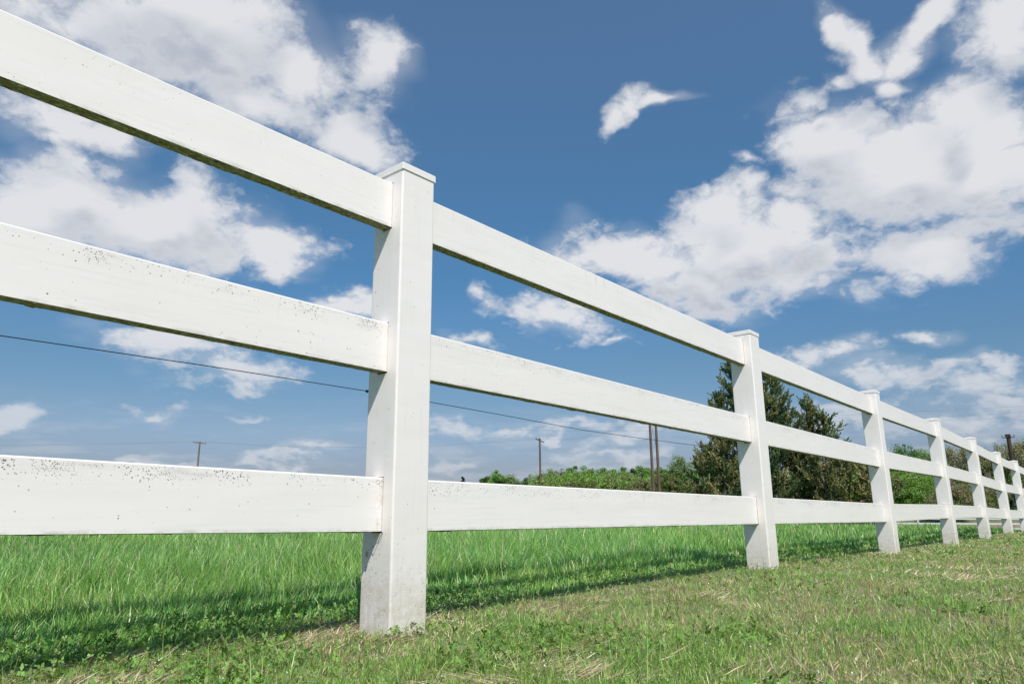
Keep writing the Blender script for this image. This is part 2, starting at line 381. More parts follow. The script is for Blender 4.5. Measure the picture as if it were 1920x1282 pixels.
def build_ground():
    rs = np.concatenate((np.linspace(.0, 6, 90), np.geomspace(6.1, 6000, 150)))
    na = 360; th = np.linspace(0, 2 * math.pi, na, endpoint=False)
    Rr, T = np.meshgrid(rs[1:], th, indexing='ij'); X = -1.23 + Rr * np.sin(T); Y = -1.48 + Rr * np.cos(T)
    V = np.stack((X.ravel(), Y.ravel(), (ground(X, Y)).ravel()), 1)
    V = np.vstack((V, [[-1.23, -1.48, float(ground(-1.23, -1.48))]])); n = len(rs) - 1
    i, k = np.meshgrid(np.arange(n - 1), np.arange(na), indexing='ij'); k2 = (k + 1) % na
    Q = np.stack((i * na + k, (i + 1) * na + k, (i + 1) * na + k2, i * na + k2), -1).reshape(-1, 4)[:, ::-1]
    kk = np.arange(na); T3 = np.stack((np.full(na, len(V) - 1), kk, (kk + 1) % na), 1)[:, ::-1]
    loops = np.concatenate((Q.ravel(), T3.ravel())); sizes = np.concatenate((np.full(len(Q), 4), np.full(na, 3)))
    m, h, b, nt = new_mat('earth'); Pw = h.n('ShaderNodeNewGeometry').outputs['Position']; x_, y_, z_ = h.sep(Pw)
    thatch = h.mix(h.mr(h.noise(Pw, 60, 8, .75), .35, .65), (.08, .10, .035, 1), (.38, .31, .19, 1))
    thatch = h.mix(h.mr(h.noise(Pw, 3.5, 5, .6), .4, .62), thatch, (.16, .25, .07, 1))
    mead = h.mix(h.mr(h.noise(Pw, 12, 8, .7), .35, .65), (.05, .10, .025, 1), (.10, .20, .045, 1))
    far = h.mix(h.mr(h.noise(Pw, .9, 9, .7), .35, .65), (.045, .11, .022, 1), (.085, .17, .035, 1))
    r_ = h.vm('LENGTH', h.vm('SUBTRACT', Pw, (-1.23, -1.48, 0)), out=1)
    side = h.mr(h.m('ADD', y_, h.m('MULTIPLY', h.m('SUBTRACT', h.noise(Pw, 5, 3), .5), .25)), .25, .42)
    col = h.mix(side, thatch, mead); col = h.mix(h.mr(r_, 18, 45), col, far)
    dry = h.mix(h.mr(h.noise(Pw, 1.4, 8, .7), .35, .65), (.16, .12, .085, 1), (.26, .21, .15, 1))
    col = h.mix(h.m('MULTIPLY', h.mr(r_, 79, 84), h.mr(r_, 105, 96, 0, 1)), col, dry)
    nt.links.new(col, b.inputs['Base Color']); b.inputs['Roughness'].default_value = .95
    bp = h.n('ShaderNodeBump'); bp.inputs['Strength'].default_value = .8; bp.inputs['Distance'].default_value = .03
    nt.links.new(h.noise(Pw, 40, 6, .7), bp.inputs['Height']); nt.links.new(bp.outputs[0], b.inputs['Normal'])
    o = link_mesh('ground', mesh_np('ground', V, loops, sizes, m, smooth=True)); tag(o, kind='structure')
build_ground()

# ------------------------------------------------------------------ the white ranch fence
PW, RT_, RH = .127, .038, .1417
ZB = .045                                         # post object sits this far above the rail datum
TOPS = (1.2894, .8571, .4241)                     # rail tops above the datum
fence = empty('ranch_fence'); tag(fence, 'long white vinyl three-rail ranch fence on square capped posts along the mown grass', 'fence')
def post_mesh():
    """hollow square post: rounded corners, three routed holes in each of the two end faces"""
    hw = PW / 2; r = .006; V = []; F = []; MI = []
    top = 1.325 - ZB; bot = -.35
    def quad(a, b, c, d, mi=0):
        o = len(V); V.extend((a, b, c, d)); F.append((o, o + 1, o + 2, o + 3)); MI.append(mi)
    g = .0022
    yl, yh = -RT_ / 2 - g, RT_ / 2 + g
    zr = [bot, 0.0]
    for t in TOPS[::-1]: zr += [t - RH - ZB - .002, t - ZB + .0035]
    zr.append(top); zr = sorted(zr)
    for s in (-1, 1):                              # end faces with holes
        x = s * hw
        for zi in range(len(zr) - 1):
            z0, z1 = zr[zi], zr[zi + 1]
            hole = any(abs(z0 - (t - RH - ZB - .002)) < 1e-6 for t in TOPS)
            for y0, y1, mid in ((-hw + r, yl, 0), (yl, yh, 1), (yh, hw - r, 0)):
                if mid and hole:
                    xi = x - s * .005
                    for (ya, za), (yb, zb) in (((y0, z0), (y1, z0)), ((y1, z0), (y1, z1)), ((y1, z1), (y0, z1)), ((y0, z1), (y0, z0))):
                        quad((x, ya, za), (x, yb, zb), (xi, yb, zb), (xi, ya, za), 1)
                else: quad((x, y0, z0), (x, y1, z0), (x, y1, z1), (x, y0, z1))
    for s in (-1, 1):
        y = s * hw; quad((-hw + r, y, bot), (hw - r, y, bot), (hw - r, y, top), (-hw + r, y, top))
        yi = s * (hw - .005); quad((-hw + r, yi, bot), (hw - r, yi, bot), (hw - r, yi, top), (-hw + r, yi, top), 1)
    for sx_ in (-1, 1):                            # rounded vertical arrises
        for sy_ in (-1, 1):
            cx, cy = sx_ * (hw - r), sy_ * (hw - r)
            for k in range(4):
                a0, a1 = k * math.pi / 8, (k + 1) * math.pi / 8
                p0 = (cx + sx_ * r * math.cos(a0), cy + sy_ * r * math.sin(a0)); p1 = (cx + sx_ * r * math.cos(a1), cy + sy_ * r * math.sin(a1))
                quad((*p0, bot), (*p1, bot), (*p1, top), (*p0, top))
    quad((-hw + r, -hw + r, top - .004), (hw - r, -hw + r, top - .004), (hw - r, hw - r, top - .004), (-hw + r, hw - r, top - .004), 1)
    me = pymesh('post', V, F, [M_POST, M_HOLLOW], idx=MI)
    bm = bmesh.new(); bm.from_mesh(me); bmesh.ops.remove_doubles(bm, verts=bm.verts, dist=1e-5)
    bmesh.ops.recalc_face_normals(bm, faces=bm.faces); bm.to_mesh(me); bm.free(); return me
def bevel_mesh(name, parts, mat, width=.002, seg=2):
    V, F = merge(parts); me = pymesh(name, V, F, mat)
    bm = bmesh.new(); bm.from_mesh(me); bmesh.ops.recalc_face_normals(bm, faces=bm.faces)
    bmesh.ops.bevel(bm, geom=list(bm.edges), offset=width, segments=seg, affect='EDGES', profile=.5); bm.to_mesh(me); bm.free(); return me
def cap_mesh():
    h0, h1, h2 = 1.3234 - ZB, 1.3444 - ZB, 1.357 - ZB; o = PW / 2 + .0028; i = PW / 2 + .0004
    V = [(-o, -o, h0), (o, -o, h0), (o, o, h0), (-o, o, h0), (-o, -o, h1), (o, -o, h1), (o, o, h1), (-o, o, h1), (0, 0, h2),
         (-i, -i, h0), (i, -i, h0), (i, i, h0), (-i, i, h0), (-i, -i, h1 - .004), (i, -i, h1 - .004), (i, i, h1 - .004), (-i, i, h1 - .004)]
    F = []
    for k in range(4):
        n = (k + 1) % 4
        F += [(k, n, n + 4, k + 4), (k + 4, n + 4, 8), (k, k + 9, n + 9, n), (k + 9, k + 13, n + 13, n + 9)]
    F.append((13, 14, 15, 16))
    me = pymesh('cap', V, F, M_CAP); bm = bmesh.new(); bm.from_mesh(me); bmesh.ops.recalc_face_normals(bm, faces=bm.faces)
    es = [e for e in bm.edges if max(v.co.z for v in e.verts) > h1 - .0005 and max(abs(v.co.x) for v in e.verts) > o - 1e-4 or (abs(e.verts[0].co.z - e.verts[1].co.z) > .015 and max(abs(v.co.x) for v in e.verts) > o - 1e-4)]
    bmesh.ops.bevel(bm, geom=es, offset=.0018, segments=2, affect='EDGES', profile=.5); bm.to_mesh(me); bm.free(); return me
def insulator_mesh():
    parts = [box(0, 0, 0, .012, .004, .022), tube([(0, 0, 0), (0, .018, 0)], .003, 8), tube([(-.003, .019, 0), (.003, .019, 0)], .004, 8)]
    return pymesh('insulator', *merge(parts), M_INS)
def rail_mesh(mat, seed):
    """rounded plank profile; the underside carries an uneven mildew crust"""
    L = PX - PW + .07; r = .0035; rng = np.random.default_rng(seed); hy, hz = RT_ / 2, RH / 2
    prof = []
    for cy, cz_, a0 in ((hy - r, hz - r, 0), (-hy + r, hz - r, 90)):
        for k in range(4):
            a = math.radians(a0 + k * 30); prof.append((cy + r * math.cos(a), cz_ + r * math.sin(a)))
    prof += [(-hy, -hz + .0012)]; nb = 6
    prof += [(-hy + .0015 + (RT_ - .003) * k / (nb - 1), -hz) for k in range(nb)]; prof += [(hy, -hz + .0012)]
    n = 420; xs = np.linspace(-L / 2, L / 2, n); P_ = len(prof); V = []; F = []; MI = []
    crust = fbm(xs, xs * 0 + seed, .03, seed, 3); tuft = np.clip(fbm(xs, xs * 0 + 5, .06, seed + 9, 2) - .66, 0, 1) * .022
    wob = (fbm(xs, xs * 0, .9, seed + 3, 2) - .5) * .003
    for ix, x in enumerate(xs):
        for k, (y, z) in enumerate(prof):
            if 9 <= k < 9 + nb: z -= max(0, crust[ix] - .45) * .004 * (.4 + rng.random()) + tuft[ix] * rng.random()
            V.append((x, y + wob[ix], z + (0 if True else 0)))
    for ix in range(n - 1):
        for k in range(P_):
            k2 = (k + 1) % P_; F.append((ix * P_ + k, (ix + 1) * P_ + k, (ix + 1) * P_ + k2, ix * P_ + k2)); MI.append(1 if 8 <= k < 9 + nb else 0)
    F.append(tuple(range(P_))); MI.append(0); F.append(tuple((n - 1) * P_ + k for k in range(P_))[::-1]); MI.append(0)
    return pymesh('rail', V, F, [mat, M_MILDEW], idx=MI)
post_me, cap_me, ins_me = post_mesh(), cap_mesh(), insulator_mesh()
NP = 11
post0 = cap0 = ins0 = None
pos = [Vector(((i - 1) * PX + PW / 2, PY[i] + PW / 2, PZ[i])) for i in range(NP)]
for i in range(NP):
    if i == 0:
        post0 = link_mesh('post', post_me, fence); cap0 = link_mesh('cap', cap_me, post0); ins0 = link_mesh('insulator', ins_me, post0, (-PW / 2 + .014, PW / 2 + .002, .675 - ZB)); q = post0
    else:
        q = post0.copy(); C.objects.link(q); q.parent = fence
        for s in (cap0, ins0):
            c_ = s.copy(); C.objects.link(c_); c_.parent = q
    q.location = pos[i] + Vector((0, 0, ZB)); q.rotation_euler = (random.uniform(-.005, .005), random.uniform(-.004, .004), random.uniform(-.02, .02)) if i not in (1, 2) else (0, 0, 0)
for k, mat in enumerate((M_RT, M_RM, M_RL)):
    me = rail_mesh(mat, 31 + k); r0 = None
    for i in range(NP - 1):
        a, b = pos[i] + Vector((0, 0, TOPS[k] - RH / 2)), pos[i + 1] + Vector((0, 0, TOPS[k] - RH / 2)); d = (b - a).normalized()
        if r0 is None: o = r0 = link_mesh('rail', me, fence)
        else: o = r0.copy(); C.objects.link(o); o.parent = fence
        o.location = (a + b) / 2; o.rotation_euler = (random.uniform(-.004, .004), -math.asin(d.z), math.atan2(d.y, d.x))
wp = []
for i in range(NP):
    a = pos[i] + Vector((0, PW / 2 + .021, .675)); wp.append(a)
    if i < NP - 1:
        b = pos[i + 1] + Vector((0, PW / 2 + .021, .675))
        for t in (.2, .4, .6, .8): m_ = a.lerp(b, t); m_.z -= .012 * 4 * t * (1 - t) - (.004 * math.sin(t * 9 + i)); wp.append(m_)
link_mesh('fence_wire', pymesh('fence_wire', *tube(wp, .0011, 6), M_WIRE, True), fence)
# dried tendril hanging under the low rail beside the near post
tv = [(-.006, .012, .0), (-.010, .018, -.012), (-.006, .03, -.024), (-.016, .034, -.034), (-.012, .046, -.038), (-.02, .052, -.047)]
V_, F_ = merge([tube(tv, .0009, 5), box(-.021, .056, -.056, .002, .007, .014, Euler((.3, 0, .2)).to_matrix())])
o = link_mesh('dry_tendril', pymesh('dry_tendril', V_, F_, M_BARK)); o.location = (0.004, .025, TOPS[2] - RH); tag(o, 'thin dried tendril curled under the low rail against the nearest post', 'dry twig')

# ------------------------------------------------------------------ grass
def blades(name, X, Y, H, Wd, col, mat, bend=.5, lean=.25, nseg=2, flat=False, wind=None):
    n = len(X); Z = ground(X, Y); th = RNG.uniform(0, 2 * math.pi, n) if wind is None else wind
    ld = th + RNG.normal(0, .9, n); 
    lean_ = np.abs(RNG.normal(0, lean, n)); bd = np.abs(RNG.normal(0, bend, n))
    if flat: lean_ = RNG.uniform(1.15, 1.5, n); ld = th + RNG.normal(0, .45, n)
    dx, dy = np.cos(ld), np.sin(ld)
    f = th + RNG.uniform(-1.5, 1.5, n); wx, wy = -np.sin(f), np.cos(f)
    rows = nseg; V = np.zeros((n, rows * 2 + 1, 3), np.float32)
    ang = lean_.copy(); px = np.zeros(n); pz = np.zeros(n); seg = H / (nseg)
    ws = [1, .85, .5, .3]
    for k in range(rows + 1):
        if k < rows:
            w_ = Wd * ws[k] * .5
            for s, j in ((-1, 0), (1, 1)):
                V[:, k * 2 + j, 0] = X + dx * px + s * wx * w_; V[:, k * 2 + j, 1] = Y + dy * px + s * wy * w_; V[:, k * 2 + j, 2] = Z - .004 + pz
        else:
            V[:, rows * 2, 0] = X + dx * px; V[:, rows * 2, 1] = Y + dy * px; V[:, rows * 2, 2] = Z - .004 + pz
        px = px + np.sin(ang) * seg; pz = pz + np.cos(ang) * seg; ang = np.minimum(ang + bd / nseg * (1 + k), 2.1 if not flat else 1.62)
    nv = rows * 2 + 1; base = (np.arange(n) * nv)[:, None]; parts = []; sz = []
    for k in range(rows - 1): parts.append(base + np.array([k * 2, k * 2 + 1, k * 2 + 3, k * 2 + 2])[None])
    parts.append(base + np.array([rows * 2 - 2, rows * 2 - 1, rows * 2])[None])
    loops = np.concatenate(parts, 1).ravel(); sizes = np.tile(np.array([4] * (rows - 1) + [3]), n)
    cols = np.repeat(np.clip(col, 0, 1)[:, None, :], nv, 1).reshape(-1, 3)
    return V.reshape(-1, 3), loops, sizes, cols
def join_np(parts):
    o = 0; Vs = []; Ls = []; Ss = []; Cs = []
    for V, L, S, Cc in parts: Vs.append(V); Ls.append(L + o); Ss.append(S); Cs.append(Cc); o += len(V)
    return np.concatenate(Vs), np.concatenate(Ls), np.concatenate(Ss), np.concatenate(Cs)
def polar(n, r0, r1, a0=-12, a1=112, k=0.0):
    """density falls with the square of the distance"""
    r = np.exp(RNG.uniform(math.log(r0), math.log(r1), n)); a = np.radians(RNG.uniform(a0, a1, n))
    return -1.23 + r * np.sin(a), -1.48 + r * np.cos(a), r
def palette(n, cs, ws, jit=.18):
    cs = np.array(cs, float); i = RNG.choice(len(cs), n, p=np.array(ws) / sum(ws))
    return cs[i] * (1 + RNG.normal(0, jit, (n, 1))) * (1 + RNG.normal(0, .05, (n, 3)))
EDGE = lambda x: .34 + (fbm(x, x * 0 + 3, 1.3, 8) - .5) * .22
GREENS = [(.25, .42, .085), (.19, .37, .075), (.33, .48, .14), (.42, .52, .21), (.13, .28, .075)]
def in_post(x, y):
    k = np.round((x - PW / 2) / PX); xx = x - k * PX
    return (xx > -.002) & (xx < PW + .002) & (y > -.002) & (y < PW + .05)
# mown lawn in front of the fence
n = 1150000; X, Y, r = polar(n, 1.0, 34)
patch = fbm(X, Y, .30, 21, 4); big = fbm(X, Y, 1.4, 22, 3)
tuftn = fbm(X, Y, .07, 23, 2)
dry = np.clip((patch * .62 + big * .38 - .47) * 6.5 + .22, .04, .9)
rim = np.exp(-((Y - .02) / .18) ** 2) * .35; dry = np.clip(dry + rim, 0, .9)
keep = (Y < EDGE(X)) & ~in_post(X, Y) & (RNG.random(n) < np.clip(.35 + tuftn * 1.2 - dry * .15, .15, 1))
X, Y, r, dry, tuftn, patch = (a[keep] for a in (X, Y, r, dry, tuftn, patch)); n = len(X)
isdry = RNG.random(n) < dry * .50
wf = np.maximum(1, r / 2.8)
col = np.where(isdry[:, None], palette(n, [(.56, .46, .29), (.66, .56, .39), (.38, .29, .18), (.48, .47, .23)], [4, 3, 2, 3], .28),
               palette(n, GREENS + [(.38, .42, .15)], [4, 3, 3, 2, 2.5, 1.5], .32))
Hh = RNG.uniform(.009, .027, n) * (.75 + .7 * tuftn) * np.where(isdry, .9, 1) * (1 + (RNG.random(n) < .025) * 1.6)
near = r < 5.5
parts = []
for msk, sg in ((near, 3), (~near, 2)):
    parts.append(blades('l', X[msk], Y[msk], Hh[msk] * 1.15, RNG.uniform(.0014, .0030, msk.sum()) * wf[msk], col[msk], None, 1.1, .85, sg))
J = join_np(parts); o = link_mesh('lawn_grass', mesh_np('lawn_grass', *J[:3], M_BLADE, J[3]))
tag(o, 'short mown lawn grass in front of the white fence', 'lawn', kind='stuff')
# dead straw lying in mats on the lawn
n = 260000; X, Y, r = polar(n, 1.0, 16)
pt = fbm(X, Y, .22, 41, 3) * .7 + fbm(X, Y, 1.1, 42, 2) * .3
keep = (Y < EDGE(X) - .1) & ~in_post(X, Y) & (RNG.random(n) < np.clip((pt - .545) * 9 + .03 + .25 * np.exp(-((Y + .03) / .15) ** 2), .03, 1))
X, Y, r = X[keep], Y[keep], r[keep]; n = len(X)
wind = fbm(X, Y, .25, 44, 2) * 9
P_ = blades('s', X, Y, RNG.uniform(.02, .065, n), RNG.uniform(.0012, .0026, n) * np.maximum(1, r / 2.3), palette(n, [(.62, .50, .33), (.53, .42, .27), (.38, .29, .19), (.70, .60, .43)], [4, 4, 2, 2], .28), None, .25, 0, 2, True, wind)
P_[0][:, 2] += RNG.uniform(.004, .016, n).repeat(5)
o = link_mesh('dry_grass', mesh_np('dry_grass', *P_[:3], M_STRAW, P_[3])); tag(o, 'dead straw coloured grass lying in mats on the lawn', 'dry grass', kind='stuff')
# taller meadow behind the fence
parts = []
n = 820000; X, Y, r = polar(n, 1.6, 62)
ed = EDGE(X); up_ = np.clip((Y - ed) / .95, 0, 1) ** .85
cl = fbm(X, Y, .22, 51, 3); cl2 = fbm(X, Y, 1.6, 52, 3)
keep = (Y > ed - .05) & ~in_post(X, Y) & (RNG.random(n) < .35 + cl * .9); X, Y, r, up_, cl, cl2 = (a[keep] for a in (X, Y, r, up_, cl, cl2)); n = len(X)
Hh = (.032 + up_ * (.075 + .09 * cl + .09 * (cl2 - .5)) * RNG.uniform(.45, 1.25, n)) * np.clip(1.1 - r / 90, .7, 1)
col = palette(n, [(.165, .36, .08), (.13, .31, .07), (.21, .42, .10), (.31, .52, .18), (.60, .70, .42), (.075, .21, .06)], [5, 4, 4, 3, 1.1, 2.5], .26)
col *= (.88 + .42 * cl2)[:, None]; mix_ = np.clip((fbm(X, Y, .6, 58, 3) - .5) * 3 + .3, 0, 1)[:, None]; col = col * (1 - mix_) + col * np.array([[1.25, 1.08, .95]]) * mix_
stem = RNG.random(n) < .010; col[stem] = palette(int(stem.sum()), [(.55, .50, .30), (.45, .50, .24)], [1, 1]); Hh = np.where(stem, Hh * 1.35, Hh)
near = r < 6
for msk, sg in ((near, 3), (~near, 2)):
    parts.append(blades('m', X[msk], Y[msk], Hh[msk], RNG.uniform(.0020, .0044, msk.sum()) * np.maximum(1, r[msk] / 3.6), col[msk], None, 1.0, .42, sg, wind=.6 + 7 * (fbm(X[msk], Y[msk], .3, 57, 2) - .5) + RNG.normal(0, .8, msk.sum())))
J = join_np(parts)
o = link_mesh('meadow_grass', mesh_np('meadow_grass', *J[:3], M_BLADE, J[3])); tag(o, 'taller bright green meadow grass behind the white fence', 'meadow', kind='stuff')
# clover and small broad leaves
n = 90000; X, Y, r = polar(n, 1.0, 14)
pt = fbm(X, Y, .35, 61, 3)
pb = np.exp(-(((X - .05) / .22) ** 2 + ((Y + .05) / .09) ** 2))
keep = (Y < EDGE(X) + .25) & ~in_post(X, Y) & (RNG.random(n) < np.clip((pt - .55) * 6, 0, .75) + .5 * np.exp(-((Y - EDGE(X)) / .2) ** 2) + pb * .35)
X, Y, r, pb = X[keep], Y[keep], r[keep], pb[keep]
xe, ye = RNG.normal(.05, .10, 60), RNG.normal(-.02, .012, 60); X = np.concatenate((X, xe)); Y = np.concatenate((Y, ye)); r = np.concatenate((r, np.full(60, 2.0)))
n = len(X); Z = ground(X, Y) + RNG.uniform(.006, .032, n) + .012 * (Y > .2)
V = []; sz = RNG.uniform(.0022, .0052, n) * np.maximum(1, r / 3.6); cc = palette(n, [(.14, .28, .05), (.10, .22, .045), (.19, .34, .07), (.26, .34, .11)], [4, 3, 3, 2])
a0 = RNG.uniform(0, 6.28, n); tilt = RNG.normal(0, .6, (n, 2)); VV = []; CC = []
for k in range(3):
    a = a0 + k * 2.094 + RNG.normal(0, .15, n); ca, sa = np.cos(a), np.sin(a)
    for u_, v_ in ((0, 0), (.9, -.75), (1.9, 0), (.9, .75)):
        xx = (ca * u_ - sa * v_) * sz; yy = (sa * u_ + ca * v_) * sz
        V.append(np.stack((X + xx, Y + yy, Z + xx * tilt[:, 0] + yy * tilt[:, 1] + sz * .25 * u_), 1))
V = np.stack(V, 1).reshape(-1, 3); loops = np.arange(len(V)); 
o = link_mesh('clover', mesh_np('clover', V, loops, np.full(n * 3, 4), M_LEAF, np.repeat(cc, 12, 0))); tag(o, 'low green clover and small broad leaved weeds in the lawn', 'clover', kind='stuff')
# tiny pale flowers
n = 3600; X, Y, r = polar(n, 1.0, 8); keep = (Y < .15) & (fbm(X, Y, .5, 71) > .5); X, Y, r = X[keep], Y[keep], r[keep]; n = len(X)
Z = ground(X, Y) + RNG.uniform(.022, .038, n); V = []; s = RNG.uniform(.0009, .0017, n) * np.maximum(1, r / 2.6); tl = RNG.normal(0, .6, (n, 2))
for k in range(6):
    a = k * math.pi / 3; V.append(np.stack((X + s * math.cos(a), Y + s * math.sin(a), Z + s * (math.cos(a) * tl[:, 0] + math.sin(a) * tl[:, 1])), 1))
V = np.stack(V, 1).reshape(-1, 3)
o = link_mesh('tiny_flowers', mesh_np('tiny_flowers', V, np.arange(len(V)), np.full(n, 6), M_LEAF, np.repeat(palette(n, [(.75, .74, .72), (.62, .54, .68), (.75, .62, .12)], [6, 3, 1.2], .1), 6, 0)))
tag(o, 'tiny white, lilac and yellow flowers scattered in the lawn', 'flowers', kind='stuff')

# ------------------------------------------------------------------ foliage and trees
def leafquads(P, size, cols, up=.0, asp=1.5, dirs=None):
    n = len(P); a = RNG.normal(size=(n, 3)) if dirs is None else dirs + RNG.normal(0, .45, (n, 3)); a /= np.linalg.norm(a, axis=1)[:, None]
    b = RNG.normal(size=(n, 3)); b -= a * (a * b).sum(1)[:, None]; b /= np.linalg.norm(b, axis=1)[:, None]
    s = np.broadcast_to(size, (n,))[:, None] * .5
    V = np.stack((P - a * s * asp, P - b * s, P + a * s * asp, P + b * s), 1).reshape(-1, 3)
    return V, np.arange(4 * n), np.full(n, 4), np.repeat(np.clip(cols, .005, 1), 4, 0)
def limbs(name, segs, mat, parent, seg=5):
    V, F = merge([tube(p, r_, seg, False) for p, r_ in segs]); return link_mesh(name, pymesh(name, V, F, mat, True), parent)
def crown_points(H, Wd, nclump, nleaf, bottom=.15, spread=.16, flat=1.0, rng=None):
    """leaf clump centres spread through an uneven crown volume"""
    c = []; lob = [(rng.uniform(0, 6.28), rng.uniform(.3, 1)) for _ in range(7)]
    while len(c) < nclump:
        v = rng.normal(size=3); v /= np.linalg.norm(v); rr = rng.random() ** .45
        az = math.atan2(v[1], v[0]); k = 1
        for la, lh in lob: k += .16 * math.cos(3 * (az - la)) * lh * .5
        x, y = v[0] * rr * Wd / 2 * k, v[1] * rr * Wd / 2 * k
        zc_ = bottom * H + (1 - bottom) * H * .52; z = zc_ + v[2] * rr * (1 - bottom) * H * .48 * (k if v[2] > 0 else 1)
        z *= 1 + .08 * math.sin(az * 2 + lob[0][0])
        c.append((x, y, z))
    c = np.array(c); rad = spread * min(Wd, H) * rng.uniform(.6, 1.3, nclump)
    i = np.repeat(np.arange(nclump), nleaf); off = rng.normal(size=(len(i), 3)); off *= (rng.random(len(i))[:, None] ** .4) / np.linalg.norm(off, axis=1)[:, None]
    off[:, 2] *= .75
    return c, c[i] + off * rad[i][:, None], i
def broadleaf(name, loc, H, Wd, cols, leaf, nclump, nleaf, label, cat='tree', group=None, bottom=.12, spread=.17, bark=None, seed=0):
    rng = np.random.default_rng(seed); root = empty(name, loc); tag(root, label, cat, group)
    c, P_, i = crown_points(H, Wd, nclump, nleaf, bottom, spread, 1, rng)
    base = np.array(cols[0]); tint = np.array([cols[k] for k in rng.integers(0, len(cols), nclump)]) * rng.uniform(.85, 1.15, (nclump, 1))
    cc = tint[i] * (1 + rng.normal(0, .14, (len(i), 1)))
    V, L, S, K = leafquads(P_, leaf * rng.uniform(.6, 1.4, len(P_)), cc, asp=1.2)
    link_mesh('crown', mesh_np('crown', V, L, S, M_LEAF, K), root)
    segs = [([(0, 0, -.4), (.05 * H * .3, 0, .25 * H), (0, .02 * H, .6 * H)], [.022 * H, .016 * H, .006 * H])]
    for k in rng.choice(nclump, min(9, nclump), replace=False):
        e = c[k]; z0 = min(e[2] * .55, .45 * H) * rng.uniform(.5, 1); segs.append(([(0, 0, z0), (e[0] * .5, e[1] * .5, (z0 + e[2]) / 2 + .03 * H), tuple(e)], [.009 * H, .006 * H, .002 * H]))
    limbs('trunk', segs, bark or M_BARK, root, 5); return root
def bare_tree(name, loc, H, Wd, cols, leaf, nl, label, cat='tree', group=None, seed=0, bark=None):
    """spring tree: open branching to fine twigs, a thin scatter of new leaves"""
    rng = random.Random(seed); nr = np.random.default_rng(seed); root = empty(name, loc); tag(root, label, cat, group); segs = []; tips = []
    def grow(p, d, L, rad, lev):
        q = p + d * L * .5 + Vector((rng.uniform(-1, 1), rng.uniform(-1, 1), 0)) * L * .06; e = q + (d + Vector((0, 0, .12))).normalized() * L * .5
        segs.append(([p, q, e], [rad, rad * .82, rad * .62], lev))
        if lev >= 2: tips.extend((q, e))
        if lev >= 5: return
        for k in range(rng.choice((2, 3, 3)) if lev else 4):
            ax = Vector((rng.uniform(-1, 1), rng.uniform(-1, 1), rng.uniform(-.25, .4))).normalized()
            nd = (d * rng.uniform(.75, 1.15) + ax * rng.uniform(.45, .85) * (Wd / H * 1.5)).normalized(); nd.z = max(nd.z, -.05)
            grow(p.lerp(e, rng.uniform(.45, 1)) if k else e, nd, L * rng.uniform(.6, .82), rad * .6, lev + 1)
    grow(Vector((0, 0, -.3)), Vector((rng.uniform(-.08, .08), rng.uniform(-.08, .08), 1)), H * .33, .018 * H, 0)
    zm = max(t.z for t in tips); xm = sorted(math.hypot(t.x, t.y) for t in tips)[int(len(tips) * .97)]
    fz, fx = H / zm, Wd / 2 / xm
    V, F = merge([tube([(p.x * fx, p.y * fx, p.z * fz) for p in ps], [max(q, .022) for q in rs], 4 if lev < 3 else 3, False) for ps, rs, lev in segs])
    link_mesh('trunk', pymesh('trunk', V, F, bark or M_BARKG, True), root)
    tp = np.array([(t.x * fx, t.y * fx, t.z * fz) for t in tips]); i = nr.integers(0, len(tp), nl); P_ = tp[i] + nr.normal(0, .028 * H, (nl, 3))
    tint = np.array([cols[k] for k in nr.integers(0, len(cols), nl)]) * nr.uniform(.7, 1.3, (nl, 1))
    V, L, S, K = leafquads(P_, leaf * nr.uniform(.6, 1.4, nl), tint); link_mesh('crown', mesh_np('crown', V, L, S, M_LEAF, K), root); return root
